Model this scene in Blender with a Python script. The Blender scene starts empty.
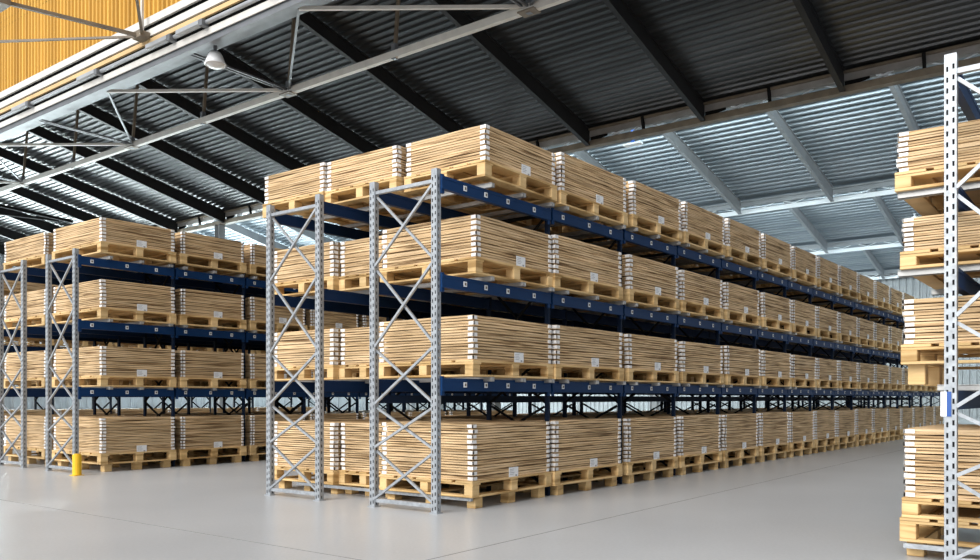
import bpy, bmesh, math, random
from math import radians, sin, cos, pi
random.seed(11)
scn = bpy.context.scene
COL = scn.collection

# ---------------------------------------------------------------- materials
def newmat(name):
    m = bpy.data.materials.new(name); m.use_nodes = True
    nt = m.node_tree; b = nt.nodes['Principled BSDF']
    return m, nt, b
def mat(name, col, rough=.6, metal=0., noise=0., nscale=8., bump=0., objvar=0., spec=.5):
    m, nt, b = newmat(name)
    b.inputs['Roughness'].default_value = rough
    b.inputs['Metallic'].default_value = metal
    b.inputs['Specular IOR Level'].default_value = spec
    b.inputs['Base Color'].default_value = (*col, 1)
    if noise or objvar:
        tc = nt.nodes.new('ShaderNodeTexCoord')
        nz = nt.nodes.new('ShaderNodeTexNoise'); nz.inputs['Scale'].default_value = nscale; nz.inputs['Detail'].default_value = 4
        nt.links.new(tc.outputs['Object'], nz.inputs['Vector'])
        mr = nt.nodes.new('ShaderNodeMapRange'); mr.inputs[1].default_value = .25; mr.inputs[2].default_value = .75
        mr.inputs[3].default_value = 1 - noise; mr.inputs[4].default_value = 1 + noise
        nt.links.new(nz.outputs['Fac'], mr.inputs[0])
        oi = nt.nodes.new('ShaderNodeObjectInfo')
        m2 = nt.nodes.new('ShaderNodeMapRange'); m2.inputs[3].default_value = 1 - objvar; m2.inputs[4].default_value = 1 + objvar
        nt.links.new(oi.outputs['Random'], m2.inputs[0])
        mu = nt.nodes.new('ShaderNodeMath'); mu.operation = 'MULTIPLY'
        nt.links.new(mr.outputs[0], mu.inputs[0]); nt.links.new(m2.outputs[0], mu.inputs[1])
        mx = nt.nodes.new('ShaderNodeVectorMath'); mx.operation = 'SCALE'; mx.inputs[0].default_value = col
        nt.links.new(mu.outputs[0], mx.inputs['Scale']); nt.links.new(mx.outputs[0], b.inputs['Base Color'])
        if bump:
            bp = nt.nodes.new('ShaderNodeBump'); bp.inputs['Strength'].default_value = bump; bp.inputs['Distance'].default_value = .01
            nt.links.new(nz.outputs['Fac'], bp.inputs['Height']); nt.links.new(bp.outputs[0], b.inputs['Normal'])
    return m
def wood(name, c1, c2, cdark, objvar=.12, zs=60., rough=.65):
    """pale softwood: grain stretched along both horizontal axes, thin dark streaks, a few knots"""
    m, nt, b = newmat(name); N = nt.nodes; L = nt.links
    b.inputs['Roughness'].default_value = rough; b.inputs['Specular IOR Level'].default_value = .25
    geo = N.new('ShaderNodeTexCoord'); oi = N.new('ShaderNodeObjectInfo')
    mp = N.new('ShaderNodeMapping'); mp.inputs['Scale'].default_value = (1.5, 1.5, zs)
    ad = N.new('ShaderNodeVectorMath'); ad.operation = 'ADD'
    sc = N.new('ShaderNodeVectorMath'); sc.operation = 'SCALE'; sc.inputs[0].default_value = (37, 23, 11)
    L.new(oi.outputs['Random'], sc.inputs['Scale'])
    L.new(geo.outputs['Object'], ad.inputs[0]); L.new(sc.outputs[0], ad.inputs[1]); L.new(ad.outputs[0], mp.inputs['Vector'])
    n1 = N.new('ShaderNodeTexNoise'); n1.inputs['Scale'].default_value = 1.; n1.inputs['Detail'].default_value = 5; n1.inputs['Distortion'].default_value = .6
    L.new(mp.outputs[0], n1.inputs['Vector'])
    cr = N.new('ShaderNodeValToRGB'); e = cr.color_ramp.elements
    e[0].position = .35; e[0].color = (*cdark, 1); e[1].position = .47; e[1].color = (*c2, 1)
    e3 = e.new(.62); e3.color = (*c1, 1)
    L.new(n1.outputs['Fac'], cr.inputs[0])
    n2 = N.new('ShaderNodeTexNoise'); n2.inputs['Scale'].default_value = 2.2; n2.inputs['Detail'].default_value = 2
    L.new(ad.outputs[0], n2.inputs['Vector'])
    mr = N.new('ShaderNodeMapRange'); mr.inputs[1].default_value = .3; mr.inputs[2].default_value = .7; mr.inputs[3].default_value = .86; mr.inputs[4].default_value = 1.1
    L.new(n2.outputs['Fac'], mr.inputs[0])
    m2 = N.new('ShaderNodeMapRange'); m2.inputs[3].default_value = 1 - objvar; m2.inputs[4].default_value = 1 + objvar
    L.new(oi.outputs['Random'], m2.inputs[0])
    mu = N.new('ShaderNodeMath'); mu.operation = 'MULTIPLY'; L.new(mr.outputs[0], mu.inputs[0]); L.new(m2.outputs[0], mu.inputs[1])
    mx = N.new('ShaderNodeVectorMath'); mx.operation = 'SCALE'
    L.new(cr.outputs[0], mx.inputs[0]); L.new(mu.outputs[0], mx.inputs['Scale']); L.new(mx.outputs[0], b.inputs['Base Color'])
    return m
M = {}
M['collar'] = wood('collar_wood', (.73, .53, .315), (.61, .42, .225), (.20, .115, .05))
M['pallet'] = wood('pallet_wood', (.74, .525, .265), (.64, .435, .20), (.40, .24, .09), objvar=.10, zs=14.)
M['white'] = mat('white_steel_plate', (.82, .80, .78), .45, noise=.12, nscale=30, objvar=.08)
M['paper'] = None
M['galv'] = mat('galvanised_steel', (.36, .385, .41), .46, .45, noise=.24, nscale=25)
M['hole'] = mat('slot_hole', (.008, .008, .010), .9)
M['blue'] = mat('blue_paint', (.004, .034, .115), .5, noise=.08, nscale=6, spec=.18)
M['darkblue'] = mat('dark_blue_paint', (.004, .012, .032), .55, noise=.1, nscale=6, spec=.15)
M['bar'] = mat('support_bar_steel', (.42, .42, .41), .45, .55, noise=.12, nscale=15)
M['black'] = mat('black_steel', (.010, .010, .010), .85, spec=.1)
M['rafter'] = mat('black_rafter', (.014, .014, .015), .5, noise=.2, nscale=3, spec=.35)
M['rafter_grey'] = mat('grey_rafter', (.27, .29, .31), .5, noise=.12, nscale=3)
M['cream'] = mat('cream_steel', (.62, .60, .56), .5, noise=.1, nscale=5)
M['brownsteel'] = mat('brown_steel', (.17, .135, .095), .55, noise=.3, nscale=4)
M['tan'] = mat('tan_timber', (.62, .42, .20), .6, noise=.12, nscale=5)
M['silver'] = mat('silver_girder', (.45, .47, .49), .35, .45, noise=.12, nscale=4)
M['greysteel'] = mat('grey_steel', (.17, .18, .195), .45, .4, noise=.15, nscale=4)
M['edge'] = mat('warm_grey_steel', (.27, .255, .24), .5, noise=.2, nscale=3)
M['whitesteel'] = mat('white_truss_steel', (.72, .76, .80), .45, noise=.06, nscale=4)
M['yellowpaint'] = mat('yellow_guard_paint', (.85, .50, .015), .45, noise=.06, nscale=12)
M['signblue'] = mat('sign_blue', (.02, .085, .32), .4)
M['signwhite'] = mat('sign_white', (.80, .83, .86), .45)
M['lampwhite'] = mat('lamp_shell', (.72, .73, .74), .35, noise=.06, nscale=10)
M['wallgrey'] = mat('grey_wall_sheet', (.36, .375, .39), .5, noise=.1, nscale=2)
M['walldark'] = mat('darker_grey_wall_sheet', (.20, .21, .22), .5, noise=.1, nscale=2)
M['shadeblue'] = mat('inner_beam_navy_paint', (.004, .020, .066), .55, noise=.1, nscale=6, spec=.15)  # same blue as the front beams, darkened to paint in the inner shade
M['doorbrown'] = mat('brown_door', (.24, .12, .05), .6, noise=.2, nscale=3)

# concrete floor with fine saw-cut joints and faint stains
def floor_mat():
    m, nt, b = newmat('polished_concrete'); N = nt.nodes; L = nt.links
    tc = N.new('ShaderNodeTexCoord')
    n1 = N.new('ShaderNodeTexNoise'); n1.inputs['Scale'].default_value = .55; n1.inputs['Detail'].default_value = 6
    n2 = N.new('ShaderNodeTexNoise'); n2.inputs['Scale'].default_value = 40; n2.inputs['Detail'].default_value = 3
    L.new(tc.outputs['Object'], n1.inputs['Vector']); L.new(tc.outputs['Object'], n2.inputs['Vector'])
    cr = N.new('ShaderNodeValToRGB'); e = cr.color_ramp.elements
    e[0].position = .3; e[0].color = (.415, .427, .44, 1); e[1].position = .7; e[1].color = (.475, .487, .50, 1)
    L.new(n1.outputs['Fac'], cr.inputs[0])
    mr = N.new('ShaderNodeMapRange'); mr.inputs[1].default_value = .3; mr.inputs[2].default_value = .7; mr.inputs[3].default_value = .95; mr.inputs[4].default_value = 1.05
    L.new(n2.outputs['Fac'], mr.inputs[0])
    mx = N.new('ShaderNodeVectorMath'); mx.operation = 'SCALE'; L.new(cr.outputs[0], mx.inputs[0]); L.new(mr.outputs[0], mx.inputs['Scale'])
    L.new(mx.outputs[0], b.inputs['Base Color'])
    b.inputs['Roughness'].default_value = .30; b.inputs['Specular IOR Level'].default_value = .5
    return m
M['floor'] = floor_mat()
M['joint'] = mat('saw_cut_joint', (.17, .165, .16), .8)
def sheet_mat(name, c0, c1, rough, metal):
    m, nt, b = newmat(name); N = nt.nodes; L = nt.links
    tc = N.new('ShaderNodeTexCoord'); mp = N.new('ShaderNodeMapping'); mp.inputs['Scale'].default_value = (.25, 2.6, 2.6)
    n = N.new('ShaderNodeTexNoise'); n.inputs['Scale'].default_value = 1.; n.inputs['Detail'].default_value = 4
    L.new(tc.outputs['Object'], mp.inputs[0]); L.new(mp.outputs[0], n.inputs['Vector'])
    cr = N.new('ShaderNodeValToRGB'); e = cr.color_ramp.elements
    e[0].position = .35; e[0].color = (*c0, 1); e[1].position = .68; e[1].color = (*c1, 1)
    L.new(n.outputs['Fac'], cr.inputs[0]); L.new(cr.outputs[0], b.inputs['Base Color'])
    b.inputs['Roughness'].default_value = rough; b.inputs['Metallic'].default_value = metal
    return m
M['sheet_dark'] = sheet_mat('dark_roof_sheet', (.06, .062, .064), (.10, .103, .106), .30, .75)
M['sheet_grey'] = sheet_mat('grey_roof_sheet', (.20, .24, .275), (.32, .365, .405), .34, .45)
def yellow_mat():
    m, nt, b = newmat('yellow_ribbed_cladding'); N = nt.nodes; L = nt.links
    tc = N.new('ShaderNodeTexCoord'); mp = N.new('ShaderNodeMapping'); mp.inputs['Scale'].default_value = (2.3, 0, 0)
    n = N.new('ShaderNodeTexNoise'); n.inputs['Scale'].default_value = 1.; n.inputs['Detail'].default_value = 6
    L.new(tc.outputs['Object'], mp.inputs[0]); L.new(mp.outputs[0], n.inputs['Vector'])
    cr = N.new('ShaderNodeValToRGB'); e = cr.color_ramp.elements
    e[0].position = .36; e[0].color = (.42, .21, .02, 1); e[1].position = .62; e[1].color = (.68, .385, .06, 1)
    L.new(n.outputs['Fac'], cr.inputs[0]); L.new(cr.outputs[0], b.inputs['Base Color']); b.inputs['Roughness'].default_value = .5
    return m
M['yellow'] = yellow_mat()
def paper_mat():
    m, nt, b = newmat('printed_paper'); N = nt.nodes; L = nt.links
    b.inputs['Base Color'].default_value = (.80, .81, .82, 1); b.inputs['Roughness'].default_value = .6
    return m
M['paper'] = paper_mat()
M['ink'] = mat('grey_print', (.30, .31, .34), .7)
def glass_mat():
    m, nt, b = newmat('clear_glazing'); N = nt.nodes; L = nt.links
    tr = N.new('ShaderNodeBsdfTransparent'); tr.inputs[0].default_value = (.93, .97, .96, 1)
    gl = N.new('ShaderNodeBsdfGlossy'); gl.inputs['Roughness'].default_value = .05
    mx = N.new('ShaderNodeMixShader'); mx.inputs[0].default_value = .08
    L.new(tr.outputs[0], mx.inputs[1]); L.new(gl.outputs[0], mx.inputs[2])
    L.new(mx.outputs[0], N['Material Output'].inputs['Surface'])
    return m
M['glass'] = glass_mat()

# ---------------------------------------------------------------- mesh helper
# plan axes of the place: s runs along the rack aisle, t across it (away from the aisle side of the long rack), z up
class MB:
    def __init__(s): s.v = []; s.f = []; s.mi = []; s.mats = []
    def mid(s, m):
        if m not in s.mats: s.mats.append(m)
        return s.mats.index(m)
    def quad(s, pts, m):
        n = len(s.v); s.v += [tuple(p) for p in pts]; s.f.append(tuple(range(n, n + len(pts)))); s.mi.append(s.mid(m))
    def box(s, x0, x1, y0, y1, z0, z1, m):
        if x0 > x1: x0, x1 = x1, x0
        if y0 > y1: y0, y1 = y1, y0
        n = len(s.v); i = s.mid(m)
        s.v += [(x0,y0,z0),(x1,y0,z0),(x1,y1,z0),(x0,y1,z0),(x0,y0,z1),(x1,y0,z1),(x1,y1,z1),(x0,y1,z1)]
        for f in ((0,3,2,1),(4,5,6,7),(0,1,5,4),(1,2,6,5),(2,3,7,6),(3,0,4,7)):
            s.f.append(tuple(n + k for k in f)); s.mi.append(i)
    def st(s, s0, s1, t0, t1, z0, z1, m): s.box(-t1, -t0, s0, s1, z0, z1, m)
    def bar(s, a, b, w, h, m, up=(0,0,1)):
        from mathutils import Vector
        a = Vector(a); b = Vector(b); d = (b - a).normalized(); u = Vector(up)
        if abs(d.dot(u)) > .98: u = Vector((1,0,0))
        r = d.cross(u).normalized(); u = r.cross(d).normalized()
        n = len(s.v); i = s.mid(m)
        for p in (a, b):
            for x, y in ((-1,-1),(1,-1),(1,1),(-1,1)):
                s.v.append(tuple(p + r*(x*w/2) + u*(y*h/2)))
        for f in ((0,3,2,1),(4,5,6,7),(0,1,5,4),(1,2,6,5),(2,3,7,6),(3,0,4,7)):
            s.f.append(tuple(n + k for k in f)); s.mi.append(i)
    def tube(s, a, b, r, m, seg=10):
        from mathutils import Vector
        a = Vector(a); b = Vector(b); d = (b - a).normalized(); u = Vector((0,0,1))
        if abs(d.dot(u)) > .98: u = Vector((1,0,0))
        x = d.cross(u).normalized(); y = x.cross(d)
        n = len(s.v); i = s.mid(m)
        for p in (a, b):
            for k in range(seg):
                q = 2*pi*k/seg; s.v.append(tuple(p + x*(r*cos(q)) + y*(r*sin(q))))
        for k in range(seg):
            j = (k+1) % seg; s.f.append((n+k, n+j, n+seg+j, n+seg+k)); s.mi.append(i)
        s.f.append(tuple(n+k for k in range(seg))[::-1]); s.mi.append(i)
        s.f.append(tuple(n+seg+k for k in range(seg))); s.mi.append(i)
    def lathe(s, prof, cx, cy, m, seg=20):
        n = len(s.v); i = s.mid(m)
        for r, z in prof:
            for k in range(seg):
                q = 2*pi*k/seg; s.v.append((cx + r*cos(q), cy + r*sin(q), z))
        for a in range(len(prof)-1):
            for k in range(seg):
                j = (k+1) % seg; s.f.append((n+a*seg+k, n+a*seg+j, n+(a+1)*seg+j, n+(a+1)*seg+k)); s.mi.append(i)
    def add(s, o, off=(0,0,0)):
        n = len(s.v); mp = [s.mid(m) for m in o.mats]
        s.v += [(x+off[0], y+off[1], z+off[2]) for x, y, z in o.v]
        s.f += [tuple(n+k for k in f) for f in o.f]; s.mi += [mp[k] for k in o.mi]
    def mesh(s, name, bevel=0., smooth=False):
        me = bpy.data.meshes.new(name); me.from_pydata(s.v, [], s.f)
        for m in s.mats: me.materials.append(m)
        me.polygons.foreach_set('material_index', s.mi)
        if bevel or True:
            bm = bmesh.new(); bm.from_mesh(me)
            if bevel:
                bmesh.ops.bevel(bm, geom=bm.edges[:], offset=bevel, segments=1, affect='EDGES', clamp_overlap=True)
            bmesh.ops.recalc_face_normals(bm, faces=bm.faces[:])
            bm.to_mesh(me); bm.free()
        if smooth:
            me.polygons.foreach_set('use_smooth', [True]*len(me.polygons))
        me.update()
        return me
def obj(name, me, parent=None, loc=(0,0,0), rz=0.):
    o = bpy.data.objects.new(name, me); COL.objects.link(o)
    o.location = loc; o.rotation_euler = (0,0,rz)
    if parent is not None: o.parent = parent
    return o
def tag(o, label, cat, group=None):
    o['label'] = label; o['category'] = cat
    if group: o['group'] = group
    return o
def structure(name, me, loc=(0,0,0)):
    o = obj(name, me, None, loc); o['kind'] = 'structure'; return o
ORD = ['first','second','third','fourth','fifth','sixth','seventh','eighth','ninth','tenth','eleventh','twelfth','thirteenth','fourteenth','fifteenth','sixteenth','seventeenth']

# ---------------------------------------------------------------- collar (one folded timber frame: two board layers, steel plates at the corners)
def slab(mb, D, L, z0, z1, rnd, m, nx=5, ny=7, edge=.005, warp=.0022):
    """a board layer, slightly wavy like sawn timber; x in [0,-D]... built centred on the origin"""
    n = len(mb.v); i = mb.mid(m)
    xs = [-D/2 + D*k/nx for k in range(nx+1)]; ys = [-L/2 + L*k/ny for k in range(ny+1)]
    ex = [rnd.uniform(-edge, edge) for _ in range(4)]
    wz = {}
    for a in range(nx+1):
        for b in range(ny+1): wz[a,b] = rnd.uniform(-warp, warp)
    for lay, z in ((0, z0), (1, z1)):
        for a in range(nx+1):
            for b in range(ny+1):
                x, y = xs[a], ys[b]
                if a == 0: x += ex[0] + rnd.uniform(-.0015,.0015)
                if a == nx: x += ex[1] + rnd.uniform(-.0015,.0015)
                if b == 0: y += ex[2] + rnd.uniform(-.0015,.0015)
                if b == ny: y += ex[3] + rnd.uniform(-.0015,.0015)
                mb.v.append((x, y, z + wz[a,b] + (rnd.uniform(-warp,warp)*.5 if lay else 0)))
    W = ny+1; K = (nx+1)*W
    def F(*q): mb.f.append(q); mb.mi.append(i)
    for a in range(nx):
        for b in range(ny):
            p = n + a*W + b
            F(p, p+1, p+W+1, p+W); F(K+p, K+p+W, K+p+W+1, K+p+1)
    for a in range(nx):
        p = n + a*W; F(p, p+W, K+p+W, K+p); p += ny; F(p, K+p, K+p+W, p+W)
    for b in range(ny):
        p = n + b; F(p, K+p, K+p+1, p+1); p += nx*W; F(p, p+1, K+p+1, K+p)
_cc = {}
def collar_mb(D, L, TH, var, fine=True):
    rnd = random.Random(var*97 + 5)
    mb = MB()
    if fine:
        slab(mb, D, L, .001, TH*.41, rnd, M['collar']); slab(mb, D, L, TH*.50, TH*.87, rnd, M['collar'])
    else:
        slab(mb, D, L, .001, TH*.44, rnd, M['collar'], 2, 3); slab(mb, D, L, TH*.50, TH*.87, rnd, M['collar'], 2, 3)
    return mb
def hinge_mb(sx, sy, D, L, TH, wx=.058, wy=.05):
    """galvanised white corner plate wrapping one corner; sx, sy pick the corner"""
    mb = MB(); X = sx*D/2; Y = sy*L/2; z0, z1 = TH*.17, TH*.79; p = .007
    mb.box(X - sx*wx, X + sx*p, Y - sy*.004, Y + sy*p, z0, z1, M['white'])
    mb.box(X - sx*.004, X + sx*p, Y - sy*wy, Y + sy*p, z0, z1, M['white'])
    return mb
def get_mesh(kind, D, L, TH, k, fine=True):
    key = (kind, round(D,3), round(L,3), round(TH,4), k, fine)
    if key not in _cc:
        if kind == 'collar': _cc[key] = collar_mb(D, L, TH, k, fine).mesh('pallet_collar')
        else: _cc[key] = hinge_mb(k[0], k[1], D, L, TH).mesh('corner_plate')
    return _cc[key]
def label_mb(w=.15, h=.098):
    mb = MB(); mb.box(-.002, .001, -w/2, w/2, -h/2, h/2, M['paper'])
    r = random.Random(4)
    for k in range(4):
        z = h*(.30 - .16*k); l = w*r.uniform(.35, .75); mb.box(.001, .0014, -w*.42, -w*.42 + l, z-.002, z+.002, M['ink'])
    mb.box(.001, .0014, w*.18, w*.36, -h*.40, -h*.24, M['ink'])
    return mb
LABEL = label_mb().mesh('paper_label')

# ---------------------------------------------------------------- pallets
def pallet_parts(D, L, H, feet):
    """returns {part: [(mesh builder, offset)]}; origin at the centre of the underside of the bottom boards (feet go below)"""
    t = .018; bz0, bz1 = t, H - 2*t
    top = MB()
    for sy in (-1, 0, 1): 
        y = sy*(L/2 - .065); top.box(-D/2, D/2, y-.06, y+.06, H-2*t, H-t-.0005, M['pallet'])
    n = 5; w = (D - .045*(n-1))/n
    for k in range(n):
        x = -D/2 + k*(w + .045); top.box(x, x+w, -L/2, L/2, H-t, H, M['pallet'])
    bx = .095; by = .105
    blk = MB(); blk.box(-bx/2, bx/2, -by/2, by/2, 0, bz1-bz0, M['pallet'])
    xs = (-D/2 + bx/2, 0, D/2 - bx/2); ys = (-L/2 + by/2, 0, L/2 - by/2)
    cross = MB(); cross.box(-D/2, D/2, -by/2, by/2, 0, t, M['pallet'])
    lng = MB(); lng.box(-bx/2-.012, bx/2+.012, -(L-2*by)/2+.001, (L-2*by)/2-.001, 0, t, M['pallet'])
    ft = MB(); ft.box(-.05, .05, -.055, .055, 0, feet, M['pallet']) if feet else None
    return top, blk, cross, lng, ft, xs, ys, bz0, by
_pc = {}
def pallet(label, D, L, H, loc, feet=0., parts=True, group='wooden pallets'):
    key = (round(D,3), round(L,3), round(H,4), round(feet,3), parts)
    if key not in _pc:
        top, blk, cross, lng, ft, xs, ys, bz0, by = pallet_parts(D, L, H, feet)
        if parts:
            _pc[key] = (top.mesh('top_deck', .002), blk.mesh('block', .004), cross.mesh('bottom_board', .002), lng.mesh('bottom_board', .002), ft.mesh('foot_block', .004) if feet else None, xs, ys, bz0, by)
        else:
            a = MB(); a.add(top)
            for x in xs:
                for y in ys:
                    a.add(blk, (x, y, bz0))
                    if feet: a.add(ft, (x*.94, y*.86, -feet))
            for y in (ys[0], ys[2]): a.add(cross, (0, y, 0))
            for x in xs: a.add(lng, (x - (0 if x == 0 else math.copysign(.012, x)), 0, 0))
            _pc[key] = a.mesh('wooden_pallet')
    if not parts:
        o = obj('wooden_pallet', _pc[key], None, loc); return tag(o, label, 'pallet', group)
    tm, bm_, cm, lm, fm, xs, ys, bz0, by = _pc[key]
    r = obj('wooden_pallet', None, None, loc); tag(r, label, 'pallet', group)
    obj('top_deck', tm, r)
    for x in xs:
        for y in ys:
            obj('block', bm_, r, (x, y, bz0))
            if feet: obj('foot_block', fm, r, (x*.94, y*.86, -feet))
    for y in (ys[0], ys[2]): obj('bottom_board', cm, r, (0, y, 0))
    for x in xs: obj('bottom_board', lm, r, (x - (0 if x == 0 else math.copysign(.012, x)), 0, 0))
    return r

# ---------------------------------------------------------------- stacks
STUFF = MB(); STUFF_PLATE = MB(); STUFF_LABELS = []
_mbcache = {}
n_ind = [0]
def stack(desc, group, s0, s1, t0, t1, z0, z1, n, individual, plabel=True, corners=((1,-1),(1,1),(-1,-1)), lab_s=None):
    """a pile of n collars between two heights"""
    L = s1 - s0; D = t1 - t0; TH = (z1 - z0)/n; cx = -(t0+t1)/2; cy = (s0+s1)/2
    rnd = random.Random(int(s0*1000) + int(t0*77) + n*13 + int(z0*10))
    for k in range(n):
        dx, dy = rnd.uniform(-.004,.004), rnd.uniform(-.004,.004); z = z0 + k*TH
        if individual:
            v = rnd.randrange(6)
            o = obj('pallet_collar', get_mesh('collar', D, L, TH, v), None, (cx+dx, cy+dy, z), rnd.uniform(-.003,.003))
            down = n - 1 - k
            w = 'topmost' if down == 0 else ('lowest' if k == 0 else ORD[down])
            tag(o, f'{w} wooden collar of the {desc}', 'pallet collar', group)
            for c in corners: obj('corner_plate', get_mesh('hinge', D, L, TH, c), o)
            if k == 1 and plabel:
                ls = lab_s if lab_s is not None else .06*L
                obj('paper_label', LABEL, o, (D/2 + .009, ls, -TH*.1))
            n_ind[0] += 1
        else:
            v = rnd.randrange(5); key = (round(D,3), round(L,3), round(TH,4), v)
            if key not in _mbcache:
                _mbcache[key] = (collar_mb(D, L, TH, v, False), [hinge_mb(c[0], c[1], D, L, TH, .05, .036) for c in corners])
            a, hs = _mbcache[key]; off = (cx+dx, cy+dy, z)
            STUFF.add(a, off)
            for h in hs: STUFF_PLATE.add(h, off)
            if k == 1 and plabel:
                STUFF_LABELS.append((cx + D/2 + .012, cy + .06*L, z - TH*.1))

# ---------------------------------------------------------------- racks
def upright_mb(h, m, holes=True, w=.064, d=.056):
    """perforated open section: face strips with real slots, back return lips"""
    mb = MB()
    if not holes:
        mb.box(-.024, .024, -.015, .015, 0, h, m); return mb
    pitch = .0625; n = int(h/pitch); hz = .030
    def face(p, ux, n_cols):          # p(u, z) -> point
        cols = [0, .16, .34, .66, .84, 1.] if n_cols == 2 else [0, .40, .60, 1.]
        hole = (1, 3) if n_cols == 2 else (1,)
        for c in range(len(cols)-1):
            if c not in hole:
                mb.quad([p(cols[c],0), p(cols[c+1],0), p(cols[c+1],h), p(cols[c],h)], m)
            else:
                zprev = 0
                for k in range(n):
                    za = pitch*k + .02 + (.012 if c == 3 else 0); zb = za + hz
                    mb.quad([p(cols[c],zprev), p(cols[c+1],zprev), p(cols[c+1],za), p(cols[c],za)], m); zprev = zb
                mb.quad([p(cols[c],zprev), p(cols[c+1],zprev), p(cols[c+1],h), p(cols[c],h)], m)
    face(lambda u, z: (-w/2 + u*w, -d/2, z), 0, 2)
    face(lambda u, z: (-w/2 + u*w, d/2, z), 0, 2)
    face(lambda u, z: (w/2, -d/2 + u*d, z), 1, 1)
    face(lambda u, z: (-w/2, -d/2 + u*d, z), 1, 1)
    mb.box(-w*.3, w*.3, -d*.3, d*.3, .0, h-.01, M['hole'])
    return mb
NODES = [.06, .535, .935, 1.46, 2.20, 2.88]
FD = .757; GAP = .754; HT = 2.998
def braces_mb(m, t0=0., fd=FD, thin=.026):
    mb = MB(); a, b = -t0 - .03, -t0 - fd + .03
    for k in range(len(NODES)-1):
        z0, z1 = NODES[k] + .02, NODES[k+1] - .02
        mb.bar((a, .012, z0), (b, .012, z1), .021, .022, m, up=(0,1,0)); mb.bar((b, -.016, z0), (a, -.016, z1), .021, .022, m, up=(0,1,0))
    mb.box(b, a, -.018, .018, .045, .08, m); mb.box(b, a, -.018, .018, 2.88, 2.91, m)
    return mb
U_GALV = upright_mb(HT, M['galv']).mesh('upright')
U_PLAIN = upright_mb(HT, M['darkblue'], False).mesh('upright')
U_GPLAIN = upright_mb(HT, M['galv'], False).mesh('upright')
BR_GALV = braces_mb(M['galv']).mesh('frame_bracing')
BR_DARK = braces_mb(M['black']).mesh('frame_bracing')
fp = MB(); fp.box(-.045, .045, -.04, .04, 0, .008, M['galv']); FOOTP = fp.mesh('foot_plate')
def frame(rack, s, t, galv, first=False):
    f = obj('upright_frame', BR_GALV if galv else BR_DARK, rack, (-t, s, 0))
    for tt in (0, FD):
        obj('upright', U_GALV if galv else U_PLAIN, f, (-tt, 0, 0))
    if galv:
        for tt in (0, FD): obj('foot_plate', FOOTP, f, (-tt, 0, 0))
    return f
_bc = {}
def beam_mb(L, H=.108, w=.04, m='blue'):
    mb = MB()
    mb.box(-w/2, w/2, -L/2, L/2, -H, 0, M[m])
    mb.box(-w/2-.004, w/2+.004, -L/2, L/2, -.022, .002, M[m])
    mb.box(-w/2-.004, w/2+.004, -L/2, L/2, -H-.002, -H+.02, M[m])
    return mb
cn = MB(); cn.box(-.010, .010, -.020, .020, -.150, .02, M['blue']); CONN = cn.mesh('end_connector', .003)
fx = MB(); fx.box(0, .006, -.021, .021, -.023, .023, M['signwhite']); fx.box(.006, .008, -.011, .011, -.012, .012, M['brownsteel']); FIX = fx.mesh('fixing_plate')
def beam(rack, s0, s1, t, ztop, plates=True, conn=True):
    L = s1 - s0 - .034
    k = (round(L,3), conn)
    if k not in _bc: _bc[k] = beam_mb(L, m='blue' if conn else 'shadeblue').mesh('beam')
    b = obj('beam', _bc[k], rack, (-t, (s0+s1)/2, ztop))
    if conn:
        for sy in (-1, 1): obj('end_connector', CONN, b, (.004, sy*(L/2 - .02), 0))
    if plates:
        for q in (-.318, -.14, .06, .318) if L > 1.6 else (-.375, -.02, .295):
            obj('fixing_plate', FIX, b, (.023, q*L, -.054))
    return b
_sb = {}
def support_bar(rack, s, ta, tb, ztop):
    k = round(tb - ta, 3)
    if k not in _sb:
        mb = MB(); W = tb - ta
        mb.box(-W, 0, -.022, .022, -.04, -.036, M['bar']); mb.box(-W, 0, -.022, -.018, -.04, 0, M['bar']); mb.box(-W, 0, .018, .022, -.04, 0, M['bar']); mb.box(-W, 0, -.03, .03, -.004, 0, M['bar'])
        mb.box(-.004, 0, -.022, .022, -.04, 0, M['bar'])
        _sb[k] = mb.mesh('support_bar')
    return obj('support_bar', _sb[k], rack, (-ta, s, ztop))

_before = set(bpy.data.objects)
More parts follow.
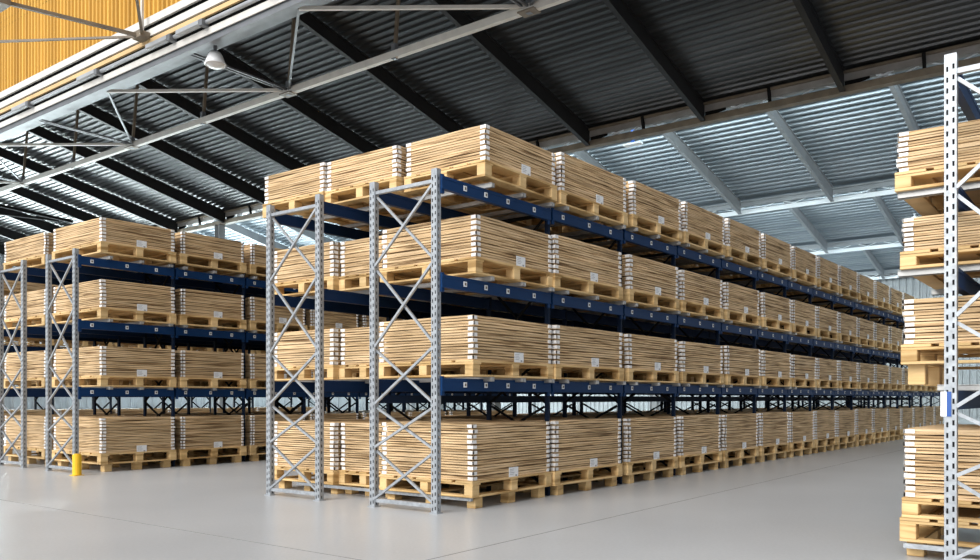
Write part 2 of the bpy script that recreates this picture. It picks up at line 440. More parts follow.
# ======== the long rack ========
US = [0., 1.772, 3.274, 4.687, 6.111, 7.529, 8.92, 10.27, 11.62, 12.98, 14.33, 15.66, 17.0, 18.34, 19.68, 21.02, 22.36]; NB = len(US) - 1
US = [0.] + [u*.991 - .05 for u in US[1:]]
D3 = [0., .012, .03, .045, .055] + [.06]*12          # upright positions
TROWS = [0., FD, FD+GAP, 2*FD+GAP]
LEV = [dict(n='floor', deck=.252, top=.775, bottom=.105, c=11, feet=.105),
       dict(n='lower beam', deck=1.345, top=1.755, bottom=1.198, c=8, feet=0),
       dict(n='middle beam', deck=2.27, top=2.66, bottom=2.12, c=8, feet=0),
       dict(n='top beam', deck=3.165, top=3.50, bottom=3.012, c=7, feet=0)]
BEAMZ = [None, 1.176, 2.078, 2.935]
def build_rack(name, label, us, toff, dz, nfront, beams_full, detail_frames=1, barset=True):
    rack = obj(name, None, None, (0, 0, 0)); tag(rack, label, 'pallet rack')
    for i, s in enumerate(us):
        for t in (0., FD+GAP): frame(rack, s, toff + t, i == 0)
    rest = MB()
    for li in (1, 2, 3):
        for i in range(len(us)-1):
            zt = BEAMZ[li] + dz + (D3[i] if li == 3 and toff < 3 else 0)
            for r, t in enumerate(TROWS):
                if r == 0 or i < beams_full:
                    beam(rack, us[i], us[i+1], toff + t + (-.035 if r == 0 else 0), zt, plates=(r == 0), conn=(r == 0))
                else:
                    rest.add(beam_mb(us[i+1]-us[i]-.034, m='shadeblue'), (-(toff+t), (us[i]+us[i+1])/2, zt))
        if barset:
            for i in range(len(us)-1):
                a, b = us[i], us[i+1]
                if i == 0: a += .48 if toff < 3 else .30
                for q in (.10, .5, .90):
                    if q == .5 and i > 3: continue
                    zb = BEAMZ[li] + dz + (D3[i] if li == 3 and toff < 3 else 0) + (.021 if li == 1 else .041)
                    support_bar(rack, a + (b-a)*q, toff - .155, toff + 2.55, zb)
    if rest.v:
        o = obj('beam', rest.mesh('beam'), rack); o['kind'] = 'stuff'
    return rack
RACK = build_rack('pallet_rack', 'long blue pallet rack with galvanised end frames filling the middle of the hall', US, 0., 0., NB, 2)
fr = MB(); fr.st(.385, .415, -.08, 2.32, .072, .100, M['galv']); obj('floor_rail', fr.mesh('floor_rail'), RACK)
tb = MB(); tb.st(.04, US[-1], FD-.02, FD+.02, .955, 1.03, M['darkblue']); obj('tie_beam', tb.mesh('tie_beam'), RACK)

def bay_center(i):      # i = 0 for the first bay
    return (US[i] + US[i+1])/2 - max(0, .07 - .012*i)
G_C = 'folded wooden collars stacked on pallets'
def pallet_desc(word, lev, bay, rackname): return f'wooden pallet under the {word}{lev} stack, {bay} bay of the {rackname}'
for li, lv in enumerate(LEV):
    # first bay: three piles deep
    h = lv['deck'] - lv['bottom']
    if li == 0:   rows = [(.39, 1.635, -.08, 1.055), (.50, 1.70, 1.075, 1.765), (.42, 1.66, 1.785, 2.76)]
    elif li == 3: rows = [(.51, 1.66, -.13, .84), (.43, 1.60, .895, 1.895), (.40, 1.60, 1.92, 2.89)]
    else:         rows = [(.35 + .04*(li == 2), 1.61, -.12, 1.05), (.50, 1.70, 1.075, 1.765), (.42, 1.66, 1.785, 2.76)]
    for r, (s0, s1, t0, t1) in enumerate(rows):
        w = ('aisle-side', 'middle', 'rear')[r]
        cs = ((1,-1),(1,1),(-1,-1)) if r == 0 else ((1,-1),(-1,-1))
        stack(f'{w} {lv["n"]} stack, near end of the long rack', G_C, s0, s1, t0, t1, lv['deck'], lv['top'] - .02*(r > 0), lv['c'], True, plabel=(r == 0), corners=cs, lab_s=-.01 if li == 0 else .06)
        pallet(f'wooden pallet under the {w} {lv["n"]} stack, near end of the long rack', t1-t0+.03, s1-s0+.06, h, (-(t0+t1)/2, (s0+s1)/2, lv['bottom']), lv['feet'], True)
    for i in range(1, NB):
        c = bay_center(i) + (.0, -.05, -.05, .07)[li]*max(0, 1 - i/8); L = US[i+1] - US[i] - .16; o = (-.09 if li == 0 else -.13)
        n = lv['c'] + (2 if li == 3 else 0); dk, bt, tp = (3.125 + D3[i], 2.98 + D3[i], 3.535 + D3[i]) if li == 3 else (lv['deck'], lv['bottom'], lv['top'] + .02*(li == 2))
        jt = random.uniform(-.02, .02); top = tp + random.uniform(-.012, .012)
        ind = i <= 3 or (i == 4 and li in (2, 3))
        stack(f'{lv["n"]} stack, {ORD[i]} bay of the long rack', G_C, c-L/2+jt, c+L/2+jt, o, o+.97, dk, top, n, ind)
        pallet(f'wooden pallet under the {lv["n"]} stack in the {ORD[i]} bay of the long rack', 1.0, L + .065, dk-bt, (-(o+.485), c+jt, bt), lv['feet'], i <= 2)

for i in range(1, NB):
    for r, w in ((2, 'rear'), (1, 'middle')):
        if r == 1 and i > 11: continue
        for li, lv in enumerate(LEV):
            c = bay_center(i); t0 = (.95, 1.86)[r == 2]
            stack('', G_C, c-.62, c+.62, t0, t0+.87, lv['deck'], lv['top'], lv['c'], False, plabel=False, corners=((1,-1),))
            pallet(f'wooden pallet in the {w} row, {lv["n"]} level, {ORD[i]} bay of the long rack', .9, 1.3, lv['deck']-lv['bottom'], (-(t0+.435), c, lv['bottom']), lv['feet'], False)

# the whole row stands at a slight angle to the hall (1.2 degrees)
SH = .0209
def skew(p): return (p[0] + SH*p[1], p[1], p[2])
for o in set(bpy.data.objects) - _before:
    if o.parent is None and o is not RACK:
        o.location = skew(o.location)
        if o.location.y > 1.8: o.rotation_euler.z -= SH
for o in RACK.children:
    if o.name.split('.')[0] in ('tie_beam',) or o.get('kind') == 'stuff':
        for v in o.data.vertices: v.co = skew(v.co)
    else:
        o.location = skew(o.location)
        if o.name.startswith('beam'): o.rotation_euler.z = -SH
STUFF.v = [skew(p) for p in STUFF.v]; STUFF_PLATE.v = [skew(p) for p in STUFF_PLATE.v]; STUFF_LABELS = [skew(p) for p in STUFF_LABELS]

# ======== the rack with the yellow post ========
TL = 6.351; DZ = -.035
USL = [0., 1.43] + [1.43 + 1.23*k for k in range(1, 8)]
RACK2 = build_rack('pallet_rack', 'shorter blue pallet rack whose end frame stands behind a yellow post', USL, TL, DZ, 8, 1)
for li, lv in enumerate(LEV):
    h = lv['deck'] - lv['bottom']; dz = DZ - (.03 if li == 0 else 0)
    if li == 0: dz = DZ*.6
    zb = lv['bottom'] + (dz if li else 0); dk = zb + h
    top = lv['top'] + DZ
    rows = [(.31, 1.385, TL-.10, TL+1.26), (.33, 1.39, TL+1.55, TL+2.92)]
    for r, (s0, s1, t0, t1) in enumerate(rows):
        w = ('aisle-side', 'rear')[r]
        stack(f'{w} {lv["n"]} stack, near end of yellow-post rack', G_C, s0, s1, t0, t1, dk, top, lv['c'], r == 0, plabel=(r == 0), lab_s=.03)
        pallet(f'wooden pallet under the {w} {lv["n"]} stack, near end of yellow-post rack', t1-t0+.03, s1-s0+.06, h, (-(t0+t1)/2, (s0+s1)/2, zb), lv['feet'], r == 0)
    for i in range(1, 8):
        c = (USL[i]+USL[i+1])/2 + .01; L = 1.06
        stack(f'{lv["n"]} stack, {ORD[i]} bay of the yellow-post rack', G_C, c-L/2, c+L/2, TL-.10, TL+1.22, dk, top, lv['c'], False)
        pallet(f'wooden pallet under the {lv["n"]} stack, {ORD[i]} bay of the yellow-post rack', 1.36, 1.15, h, (-(TL+.56), c, zb), lv['feet'], False)
    for i in range(1, 8):
        c = (USL[i]+USL[i+1])/2 + .01; L = 1.06
        stack('', G_C, c-L/2, c+L/2, TL+1.5, TL+2.8, dk, top, lv['c'], False, plabel=False, corners=((1,-1),))
        pallet(f'wooden pallet in the rear row, {lv["n"]} level, {ORD[i]} bay of the yellow-post rack', 1.33, 1.15, h, (-(TL+2.15), c, zb), lv['feet'], False)
# yellow corner guard
g = MB(); g.tube((-6.07, -.12, .008), (-6.07, -.12, .27), .056, M['yellowpaint'], 16); g.tube((-6.07, -.12, .27), (-6.07, -.12, .282), .044, M['yellowpaint'], 16)
yo = obj('rack_guard', g.mesh('rack_guard', .002)); tag(yo, 'yellow steel post guarding the corner of the shorter rack', 'post')
gp = MB(); gp.st(-.185, -.055, 6.005, 6.135, 0, .008, M['yellowpaint']); obj('base_plate', gp.mesh('base_plate'), yo)

# ======== the farthest rack ========
TF = 12.70
USF = [0., 1.43] + [1.43 + 1.23*k for k in range(1, 8)]
RF = obj('pallet_rack', None); tag(RF, 'farthest pallet rack, glimpsed through gaps behind the yellow-post rack', 'pallet rack')
for i, s in enumerate(USF):
    frame(RF, s, TF, i == 0)
for li in (1, 2, 3):
    for i in range(len(USF)-1):
        for t in (TF, TF+FD): beam(RF, USF[i], USF[i+1], t, BEAMZ[li] + DZ, plates=False, conn=False)
for i in range(0, 8):
    for li, lv in enumerate(LEV):
        c = (USF[i]+USF[i+1])/2 + (.12 if i == 0 else .01); dz = DZ*(li > 0)
        stack('', G_C, c-.53, c+.53, TF-.10, TF+1.2, lv['deck']+dz, lv['top']+dz, lv['c'], False, plabel=False, corners=((1,-1),))
        pallet(f'wooden pallet under the {lv["n"]} stack, {ORD[i]} bay of the farthest rack', 1.34, 1.15, lv['deck']-lv['bottom'], (-(TF+.55), c, lv['bottom']+dz), lv['feet'], False)

# ======== the near rack ========
TR = -3.963
R3 = obj('pallet_rack', None); tag(R3, 'near pallet rack with a blue and white sign on its perforated upright', 'pallet rack')
URS = [0., 1.84, 3.373, 4.906]
for i, s in enumerate(URS):
    f = obj('upright_frame', BR_GALV if i == 0 else BR_DARK, R3, (-TR + FD, s, 0))
    for tt in (0, FD): obj('upright', U_GALV if i == 0 else U_PLAIN, f, (-tt, 0, 0))
    for tt in (0, FD): obj('foot_plate', FOOTP, f, (-tt, 0, 0))
    f = obj('upright_frame', BR_GALV if i == 0 else BR_DARK, R3, (-TR + 2*FD + GAP, s, 0))
    for tt in (0, FD): obj('upright', U_GPLAIN if i == 0 else U_PLAIN, f, (-tt, 0, 0))
RB = [2.955, 2.268, 1.772, 1.045]
for zt in RB:
    for i in range(3):
        for r, t in enumerate((TR, TR-FD, TR-FD-GAP, TR-2*FD-GAP)): beam(R3, URS[i], URS[i+1], t, zt, plates=False, conn=(r == 0))
for zt in RB[1:]:
    for s in (.33, 1.5): support_bar(R3, s, TR-2.55, TR+(.345 if zt > 1.1 else .12), zt + .041)
sg = MB(); sg.box(-.032, 0, -.004, 0, -.072, .072, M['signwhite']); sg.box(0, .024, -.004, 0, -.072, .072, M['signblue'])
so = obj('sign_plate', sg.mesh('sign_plate'), R3, (-TR - .018, -.030, .968))
RL = [dict(n='top', deck=2.43, top=2.69, bottom=2.310, c=8, feet=0.),
      dict(n='second highest', deck=1.925, top=2.143, bottom=1.814, c=7, feet=0.),
      dict(n='third highest', deck=1.339, top=1.63, bottom=1.215, c=8, feet=.128),
      dict(n='floor', deck=.376, top=.814, bottom=.252, c=11, feet=0.)]
for lv in RL:
    s0, s1, t0 = .30, 1.55, -4.66; t1 = {'top': -3.622, 'second highest': -3.652, 'third highest': -3.657, 'floor': -3.662}[lv['n']]
    stack(f'{lv["n"]} stack on the near rack with the sign', G_C, s0, s1, t0, t1, lv['deck'], lv['top'], lv['c'], True, plabel=False, corners=((-1,-1),(1,-1)))
    pallet(f'wooden pallet under the {lv["n"]} stack on the near rack with the sign', t1-t0+.03, s1-s0+.06, lv['deck']-lv['bottom'], (-(t0+t1)/2, (s0+s1)/2, lv['bottom']), lv['feet'], True)
pallet('lower of two wooden pallets stacked on the floor in the near rack', 1.03, 1.29, .150, (4.15, .915, .1005), .10, True)
fr = MB(); fr.st(.255, .275, -6.2, -3.66, .062, .092, M['galv']); obj('floor_rail', fr.mesh('floor_rail'), R3)

# the collars further off, as one mass
so_ = obj('pallet_collar', STUFF.mesh('pallet_collar')); so_['kind'] = 'stuff'
tag(so_, 'remaining folded wooden collars stacked on the farther pallets of both racks', 'pallet collar', G_C)
p_ = obj('corner_plate', STUFF_PLATE.mesh('corner_plate'), so_); p_['kind'] = 'stuff'
for l in STUFF_LABELS: obj('paper_label', LABEL, so_, l)

# ---------------------------------------------------------------- the hall
CS, CT = -5.478, -4.761
def P2S(p): return p + CS
def H2Z(h): return h + 1.
S_V = [P2S(p) for p in (8.6, 18., 27.7, 37.4, 47.1)]
TMIN, TMAX = -14., 46.
SL = .213
f = MB(); f.quad([(-50,-16,0),(20,-16,0),(20,46,0),(-50,46,0)], M['floor']); structure('floor', f.mesh('floor'))
j = MB(); j.st(-15, 45, -1.334, -1.328, 0, .0012, M['joint']); structure('trim_1', j.mesh('trim_1'))
j = MB(); j.st(-1.868, -1.862, -14, 45, 0, .0012, M['joint']); structure('trim_2', j.mesh('trim_2'))
j = MB(); j.st(-8, 45, -4.185, -4.179, 0, .0012, M['joint']); structure('trim_7', j.mesh('trim_7'))

def corrugated(p0, p1, h1, m, t0=TMIN, t1=TMAX, pitch=.18, dep=.042):
    """sheet falling from p0 to p1 (height h1 at p1); corrugation runs across (along t)"""
    mb = MB(); prof = []; L = p1 - p0; n = int(L/pitch)
    for k in range(n):
        b = p0 + k*pitch
        prof += [(b, 0), (b + .075, 0), (b + .092, dep), (b + pitch - .014, dep)]
    prof.append((p1, 0))
    for (a, da), (b, db) in zip(prof[:-1], prof[1:]):
        za = H2Z(h1 + SL*(p1-a) + da); zb = H2Z(h1 + SL*(p1-b) + db)
        mb.quad([(-t0, P2S(a), za), (-t0, P2S(b), zb), (-t1, P2S(b), zb), (-t1, P2S(a), za)], m)
    # outer skin, so the roof has thickness
    mb.quad([(-t0, P2S(p0), H2Z(h1+SL*L+.16)), (-t1, P2S(p0), H2Z(h1+SL*L+.16)), (-t1, P2S(p1), H2Z(h1+.16)), (-t0, P2S(p1), H2Z(h1+.16))], m)
    return mb
PV = [8.6, 18., 27.7, 37.4, 47.1]
HE = 6.70          # roof edge height at a valley
for b in range(4):
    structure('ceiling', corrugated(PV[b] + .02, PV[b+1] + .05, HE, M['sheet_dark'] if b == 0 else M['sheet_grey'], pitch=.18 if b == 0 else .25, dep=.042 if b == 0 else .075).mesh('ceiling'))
T_R = [1.57 + CT + 3.*k for k in range(-3, 15)]
def rafter_mb(p0, p1, m, sh=0.):
    mb = MB(); L = p1 - p0
    def sec(p, h0, h1, w):
        d = sh*(p - 18.)
        return [(d-w/2, P2S(p), H2Z(h0)), (d+w/2, P2S(p), H2Z(h0)), (d+w/2, P2S(p), H2Z(h1)), (d-w/2, P2S(p), H2Z(h1))]
    def prism(a0, a1, b0, b1, w):
        a = sec(p0, HE + SL*L + a0, HE + SL*L + a1, w); c = sec(p1, HE + b0, HE + b1, w)
        n = len(mb.v); i = mb.mid(m); mb.v += a + c
        for q in ((0,1,2,3),(7,6,5,4),(0,4,5,1),(1,5,6,2),(2,6,7,3),(3,7,4,0)): mb.f.append(tuple(n+k for k in q)); mb.mi.append(i)
    prism(-.26, -.235, -.44, -.415, .11); prism(-.235, -.03, -.415, -.03, .04); prism(-.03, -.005, -.03, -.005, .11)
    return mb
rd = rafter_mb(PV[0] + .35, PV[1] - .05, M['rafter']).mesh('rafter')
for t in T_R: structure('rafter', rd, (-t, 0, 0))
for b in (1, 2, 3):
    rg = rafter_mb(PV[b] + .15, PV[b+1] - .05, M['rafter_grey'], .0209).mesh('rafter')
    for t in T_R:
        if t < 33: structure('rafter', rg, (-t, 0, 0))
# valley beams: lower chord, roof-edge beam, small hangers, webs
for b in range(1, 5):
    p = PV[b]; hb = 6.25
    dark = (b == 1)
    m1 = M['brownsteel'] if dark else M['whitesteel']
    fw = .10 if dark else .035
    v = MB(); v.st(P2S(p)-fw, P2S(p)+fw, TMIN, TMAX, H2Z(hb), H2Z(hb)+.03, m1); v.st(P2S(p)-.03, P2S(p)+.0, TMIN, TMAX, H2Z(hb)+.03, H2Z(hb)+.11, m1); v.st(P2S(p)-fw, P2S(p)+fw, TMIN, TMAX, H2Z(hb)+.11, H2Z(hb)+.14, m1)
    v.st(P2S(p)-fw, P2S(p)-fw+.015, TMIN, TMAX, H2Z(hb)+.03, H2Z(hb)+.11, m1); structure('roof_beam', v.mesh('roof_beam'))
    e = MB(); m2 = M['edge'] if dark else M['rafter_grey']
    e.st(P2S(p)-.06, P2S(p)+(.10 if dark else -.01), TMIN, TMAX, H2Z(HE)-.20, H2Z(HE)-.01, m2); e.st(P2S(p)-.12, P2S(p)-.06, TMIN, TMAX, H2Z(HE)-.06, H2Z(HE)-.01, M['brownsteel'] if dark else M['rafter_grey'])
    structure('roof_beam', e.mesh('roof_beam'))
    for k, t in enumerate(T_R):
        if t > 30 and b > 1: continue
        y = P2S(p); x = -t
        if dark:
            gsm = MB()
            for yy in (y-.03, y): gsm.quad([(x+.02, yy, H2Z(hb)+.12), (x+.5, yy, H2Z(HE)-.24), (x+.5, yy, H2Z(HE)-.2), (x+.02, yy, H2Z(HE)-.16)], M['black'])
            gsm.bar((x+.52, y-.01, H2Z(hb)+.14), (x+.95, y-.01, H2Z(HE)-.18), .035, .035, M['whitesteel']); gsm.bar((x+.95, y-.01, H2Z(hb)+.14), (x+.6, y-.01, H2Z(HE)-.18), .03, .03, M['whitesteel'])
            for q in range(3):
                gsm.bar((x+q, y+.03, H2Z(hb)+.12), (x+q+.5, y+.03, H2Z(HE)-.15), .022, .022, M['whitesteel']); gsm.bar((x+q+.5, y+.03, H2Z(HE)-.15), (x+q+1, y+.03, H2Z(hb)+.12), .022, .022, M['whitesteel'])
            structure('roof_bracket', gsm.mesh('roof_bracket'))
            hg = MB(); hg.bar((x+1.5, y-.14, H2Z(HE)-.02), (x+1.5, y-.06, H2Z(hb)+.14), .06, .06, M['black']); structure('roof_hanger', hg.mesh('roof_hanger'))
        else:
            wb = MB()
            for q in range(3):
                wb.bar((x+q, y-.01, H2Z(hb)+.15), (x+q+.5, y-.01, H2Z(HE)-.15), .02, .02, M['whitesteel']); wb.bar((x+q+.5, y-.01, H2Z(HE)-.15), (x+q+1, y-.01, H2Z(hb)+.15), .02, .02, M['whitesteel'])
            structure('roof_bracket', wb.mesh('roof_bracket'))
# clerestory glazing above each valley (one long window each)
for b in (1, 2, 3):
    p = PV[b]; z0 = H2Z(HE)+.2; z1 = H2Z(HE + SL*(PV[b+1]-PV[b])) + .1
    w = obj('window_%d' % b, None); w['kind'] = 'structure'
    fm = MB()
    for t in range(int(TMIN), int(TMAX)+1, 3): fm.st(P2S(p)+.02, P2S(p)+.08, t-.03, t+.03, z0, z1, M['whitesteel'])
    fm.st(P2S(p)+.02, P2S(p)+.08, TMIN, TMAX, z0-.04, z0, M['whitesteel']); fm.st(P2S(p)+.02, P2S(p)+.08, TMIN, TMAX, z1, z1+.06, M['whitesteel'])
    obj('window_frame', fm.mesh('window_frame'), w)
    gm = MB(); gm.st(P2S(p)+.045, P2S(p)+.055, TMIN, TMAX, z0, z1, M['glass']); obj('pane', gm.mesh('pane'), w)
# columns under the valleys
for b, ts in ((1, (13.57+CT, 25.96+CT)), (2, (13.57+CT, 25.57+CT)), (3, (13.57+CT, 25.57+CT))):
    for t in ts:
        c = MB(); y = P2S(PV[b]); m = M['wallgrey']
        c.st(y-.13, y+.13, t-.14, t-.12, 0, H2Z(6.28), m); c.st(y-.13, y+.13, t+.12, t+.14, 0, H2Z(6.28), m); c.st(y-.015, y+.015, t-.12, t+.12, 0, H2Z(6.28), m)
        structure('column', c.mesh('column'))

# --- step between the tall front hall and the dark bay: ribbed yellow cladding over a girder
yw = MB(); y = P2S(8.6); prof = []; t = -2.; rr = random.Random(3)
while t < 34:
    prof += [(t, 0), (t+.055, 0), (t+.075, .05), (t+.125, .05)]; t += .15
for (a, da), (b, db) in zip(prof[:-1], prof[1:]):
    yw.quad([(-a, y+da, H2Z(7.17)), (-b, y+db, H2Z(7.17)), (-b, y+db, H2Z(12)), (-a, y+da, H2Z(12))], M['yellow'])
yw.st(y+.07, y+.12, -2, 34, H2Z(7.17), H2Z(12), M['greysteel'])
structure('wall_front', yw.mesh('wall_front'))
def band(name, p0, p1, h0, h1, m): 
    mb = MB(); mb.st(P2S(p0), P2S(p1), TMIN, TMAX, H2Z(h0), H2Z(h1), m); structure(name, mb.mesh(name))
band('trim_3', 8.555, 8.60, 7.03, 7.17, M['cream'])
band('trim_4', 8.64, 8.80, 6.52, 7.17, M['black'])
band('trim_5', 8.555, 8.60, 6.80, 6.93, M['cream'])
band('trim_6', 8.555, 8.60, 6.675, 6.755, M['tan'])
gb = MB(); y = P2S(8.72)
gb.st(y-.11, y-.09, TMIN, TMAX, H2Z(6.38), H2Z(6.50), M['cream']); gb.st(y-.09, y+.11, TMIN, TMAX, H2Z(6.48), H2Z(6.50), M['silver'])
gb.st(y-.07, y-.05, TMIN, TMAX, H2Z(6.29), H2Z(6.48), M['greysteel']); gb.st(y-.07, y+.05, TMIN, TMAX, H2Z(6.27), H2Z(6.29), M['greysteel'])
structure('roof_beam', gb.mesh('roof_beam'))
pm = MB(); pm.tube((-TMIN, P2S(8.57), H2Z(6.575)), (-TMAX, P2S(8.57), H2Z(6.575)), .04, M['silver'], 10); structure('roof_pipe', pm.mesh('roof_pipe'))
pm = MB(); pm.st(P2S(8.80), P2S(9.3), TMIN, TMAX, H2Z(6.52), H2Z(6.62), M['greysteel']); structure('roof_gutter', pm.mesh('roof_gutter'))
# conduit runs with clamps on the girder
for t in [q + CT for q in (8.7, 10.7, 13.2, 14.2, 16.8, 19.8, 22.8)]:
    cm = MB(); cm.st(P2S(8.47), P2S(8.53), t-.35, t+.35, H2Z(6.54), H2Z(6.61), M['silver']); cm.st(P2S(8.47), P2S(8.62), t-.46, t-.36, H2Z(6.50), H2Z(6.61), M['greysteel']); structure('roof_clamp', cm.mesh('roof_clamp'))
# --- horizontal wind truss under the dark bay
PC, PG, HC = 11.1, 8.77, 6.31
def pt(p, q, h): return (-(q + CT), P2S(p), H2Z(h))      # p, q, h: distances from the viewpoint along s, t and up
ch = MB(); ch.bar(pt(PC, -10, HC), pt(PC, 43, HC), .10, .13, M['cream']); structure('roof_chord', ch.mesh('roof_chord'))
Ctn = [7.65 + 6*k for k in range(-2, 6)]; Gtn = [10.65 + 6*k for k in range(-3, 6)]
for t in Ctn:
    for gt in (t+3, t-3):
        b = MB(); b.bar(pt(PC, t, HC+.03), pt(PG+.1, gt, HC+.02), .055 if gt > t else .04, .055 if gt > t else .04, M['cream'] if gt > t else M['greysteel']); structure('roof_brace', b.mesh('roof_brace'))
    b = MB(); b.bar(pt(PC, t, HC+.03), pt(PG+.1, t, HC+.05), .035, .035, M['greysteel']); b.bar(pt(PC, t+.09, HC+.03), pt(PG+.1, t+.09, HC+.05), .035, .035, M['greysteel']); structure('roof_brace', b.mesh('roof_brace'))
    gq = MB(); gq.st(P2S(PC)-.12, P2S(PC)+.10, t+CT-.16, t+CT+.16, H2Z(HC)-.075, H2Z(HC)-.05, M['brownsteel']); structure('roof_bracket', gq.mesh('roof_bracket'))
for t in [4.65 + 3*k for k in range(-4, 13)]:
    b = MB(); b.bar(pt(PC, t, HC), pt(PC+.12, t-.02, HC+1.55), .055, .055, M['brownsteel']); b.bar(pt(PC, t+.0, HC-.08), pt(PC, t, HC+.2), .09, .09, M['greysteel']); structure('roof_post', b.mesh('roof_post'))
# --- bracing of the front hall in front of the yellow cladding
HH = 6.80
def strut(a, b, w, m): 
    q = MB(); q.bar(a, b, w, w, m); structure('roof_brace', q.mesh('roof_brace'))
for T0 in (2.66, 14.66, 26.66):
    strut(pt(8.48, T0, HH), pt(6.2, T0+.65, HH), .06, M['brownsteel'])
    strut(pt(8.48, T0, HH), pt(5.6, T0+4.4, HH-.02), .038, M['brownsteel'])
    strut(pt(8.48, T0, HH), pt(6.3, T0-3.3, HH+.1), .05, M['brownsteel'])
    strut(pt(8.44, T0-.06, HH), pt(8.44, T0-.06, HH+3), .045, M['cream'])
    q = MB(); q.st(P2S(8.36), P2S(8.56), T0+CT-.14, T0+CT+.14, H2Z(HH)-.06, H2Z(HH)+.06, M['brownsteel']); structure('roof_bracket', q.mesh('roof_bracket'))
    q = MB(); q.st(P2S(6.05), P2S(6.35), T0+CT+.45, T0+CT+.85, H2Z(HH)-.10, H2Z(HH)+.14, M['brownsteel']); structure('roof_bracket', q.mesh('roof_bracket'))

strut(pt(13.2, 33.35, 7.22), pt(15.6, 31.85, 6.74), .10, M['black']); strut(pt(13.6, 34.6, 7.14), pt(15.3, 32.35, 6.80), .10, M['black'])
# --- lamps
def bay_lamp(label, p, t, h, R=.26):
    o = obj('ceiling_lamp', None, None, pt(p, t, h)); tag(o, label, 'lamp', 'hall lamps under the roof')
    s = MB(); s.lathe([(.04, .22), (.09, .215), (.13, .16), (R, .04), (R+.02, .0), (R, -.02), (R-.02, 0)], 0, 0, M['lampwhite']); obj('lamp_shade', s.mesh('lamp_shade', smooth=True), o)
    d = MB(); d.lathe([(0.001, -.055), (R*.6, -.05), (R-.02, -.005)], 0, 0, M['signwhite']); obj('diffuser', d.mesh('diffuser', smooth=True), o)
    b = MB(); b.tube((0,0,.23), (0,0,.34), .035, M['greysteel']); obj('mount', b.mesh('mount'), o)
    return o
bay_lamp('large grey-white dome lamp hanging under the silver girder near the yellow wall', 8.95, 13.05, 6.03, .175)
def strip_lamp(label, p, t, h):
    o = obj('ceiling_lamp', None, None, pt(p, t, h)); tag(o, label, 'lamp', 'hall lamps under the roof')
    s = MB(); s.box(-.24, .24, -.09, .09, 0, .05, M['signwhite']); obj('lamp_body', s.mesh('lamp_body', .006), o)
    b = MB(); b.box(-.04, .04, -.03, .03, .06, .55, M['signblue']); obj('bracket', b.mesh('bracket'), o)
strip_lamp('flat white lamp on a blue bracket just behind the brown roof beam', 18.6, 9.7, 6.29)
strip_lamp('flat white lamp on a blue bracket above the near rack upright', 18.6, 1.9, 6.55)
bay_lamp('small white dome lamp above the far end of the long rack', 31., 5.6, 5.9, .3)

# --- far walls; high side windows added to light the dark bay's roof
def wall_corr(name, horiz, fixed, a0, a1, z0, z1, m):
    mb = MB(); a = a0; pr = []
    while a < a1: pr += [(a, 0), (a+.16, 0), (a+.19, .04), (a+.29, .04)]; a += .32
    for (q, d), (r, e) in zip(pr[:-1], pr[1:]):
        if horiz: mb.quad([(-q, fixed+d, z0), (-r, fixed+e, z0), (-r, fixed+e, z1), (-q, fixed+d, z1)], m)
        else: mb.quad([(-(fixed+d), q, z0), (-(fixed+e), r, z0), (-(fixed+e), r, z1), (-(fixed+d), q, z1)], m)
    return mb
structure('wall_back', wall_corr('wall_back', True, 42., -14, 46, 0, 10, M['walldark']).mesh('wall_back'))
WT = 36.
wl = MB(); ZW0, ZW1 = 2.4, 6.4
wl.add(wall_corr('w', False, WT, -3, 42, ZW1, 12, M['wallgrey'])); wl.add(wall_corr('w', False, WT, -3, 42, 0, ZW0, M['wallgrey']))
for k in range(9): wl.st(-3 + 5*k - .25, -3 + 5*k + .25, WT - .05, WT + .3, 0, ZW1, M['wallgrey'])
structure('wall_left', wl.mesh('wall_left'))
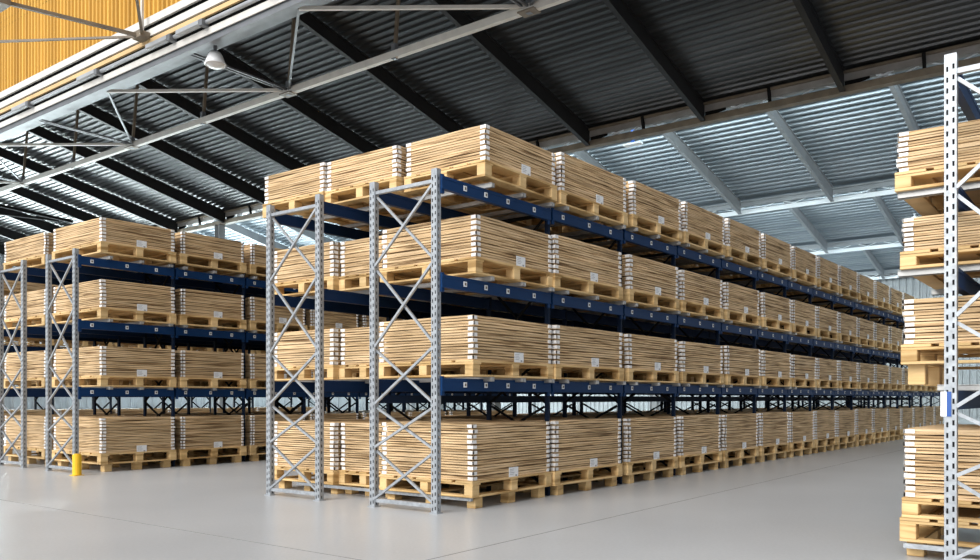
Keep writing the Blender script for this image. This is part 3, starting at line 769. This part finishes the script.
for k in range(9):
    a = -3 + 5*k + .25; b = a + 4.5
    w = obj('window_%d' % (4 + k), None); w['kind'] = 'structure'
    fm = MB()
    for q in (0, 1.1, 2.22, 3.34, 4.44): fm.st(a+q, a+q+.06, WT-.03, WT+.05, ZW0, ZW1, M['whitesteel'])
    for z in (ZW0, 3.7, 5.0, ZW1-.06): fm.st(a, b, WT-.03, WT+.05, z, z+.06, M['whitesteel'])
    obj('window_frame', fm.mesh('window_frame'), w)
    gm = MB(); gm.st(a, b, WT, WT+.01, ZW0, ZW1, M['glass']); obj('pane', gm.mesh('pane'), w)

# ---------------------------------------------------------------- light
wd = bpy.data.worlds.new('daylight'); scn.world = wd; wd.use_nodes = True
bg = wd.node_tree.nodes['Background']; bg.inputs[0].default_value = (.93, .96, 1., 1); bg.inputs[1].default_value = .58
sl = bpy.data.lights.new('soft_sun', 'SUN'); sl.energy = 3.4; sl.angle = radians(45); sl.color = (1, .985, .965)
for b in (1, 2, 3):        # daylight entering through the clerestory windows
    al = bpy.data.lights.new('clerestory_daylight', 'AREA'); al.shape = 'RECTANGLE'; al.size = 46; al.size_y = 1.9; al.energy = 3300; al.color = (.90, .96, 1.)
    ao = obj('clerestory_daylight', al, None, (-16, P2S(PV[b]) - .06, H2Z(8.05))); ao.rotation_euler = (radians(90), 0, 0)
al = bpy.data.lights.new('side_roof_fill', 'AREA'); al.shape = 'RECTANGLE'; al.size = 44; al.size_y = 3.9; al.energy = 16000; al.color = (.92, .97, 1.)  # area lamp added outside the side windows to brighten the dark bay's roof
ao = obj('side_roof_fill', al, None, (-WT - .12, 19, 4.4)); ao.rotation_euler = (radians(90), 0, radians(-90))
so2 = obj('soft_sun', sl); so2.rotation_euler = (radians(58), 0, radians(-4))

# ---------------------------------------------------------------- camera
cam = bpy.data.cameras.new('camera'); co = obj('camera', cam); scn.camera = co
cam.sensor_fit = 'HORIZONTAL'; cam.sensor_width = 36; cam.lens = 832.11/980*36
cam.shift_y = (398.52 - 280)/980; cam.shift_x = 0
cam.clip_end = 300; cam.clip_start = .05
co.location = (-CT, CS, 1.0); co.rotation_euler = (pi/2, 0, .6507)
vs = scn.view_settings; vs.view_transform = 'Standard'; vs.look = 'None'; vs.gamma = 1; vs.use_curve_mapping = False
vs.exposure = .35
scn.cycles.max_bounces = 8; scn.cycles.diffuse_bounces = 4; scn.cycles.transparent_max_bounces = 8
scn.cycles.use_denoising = True
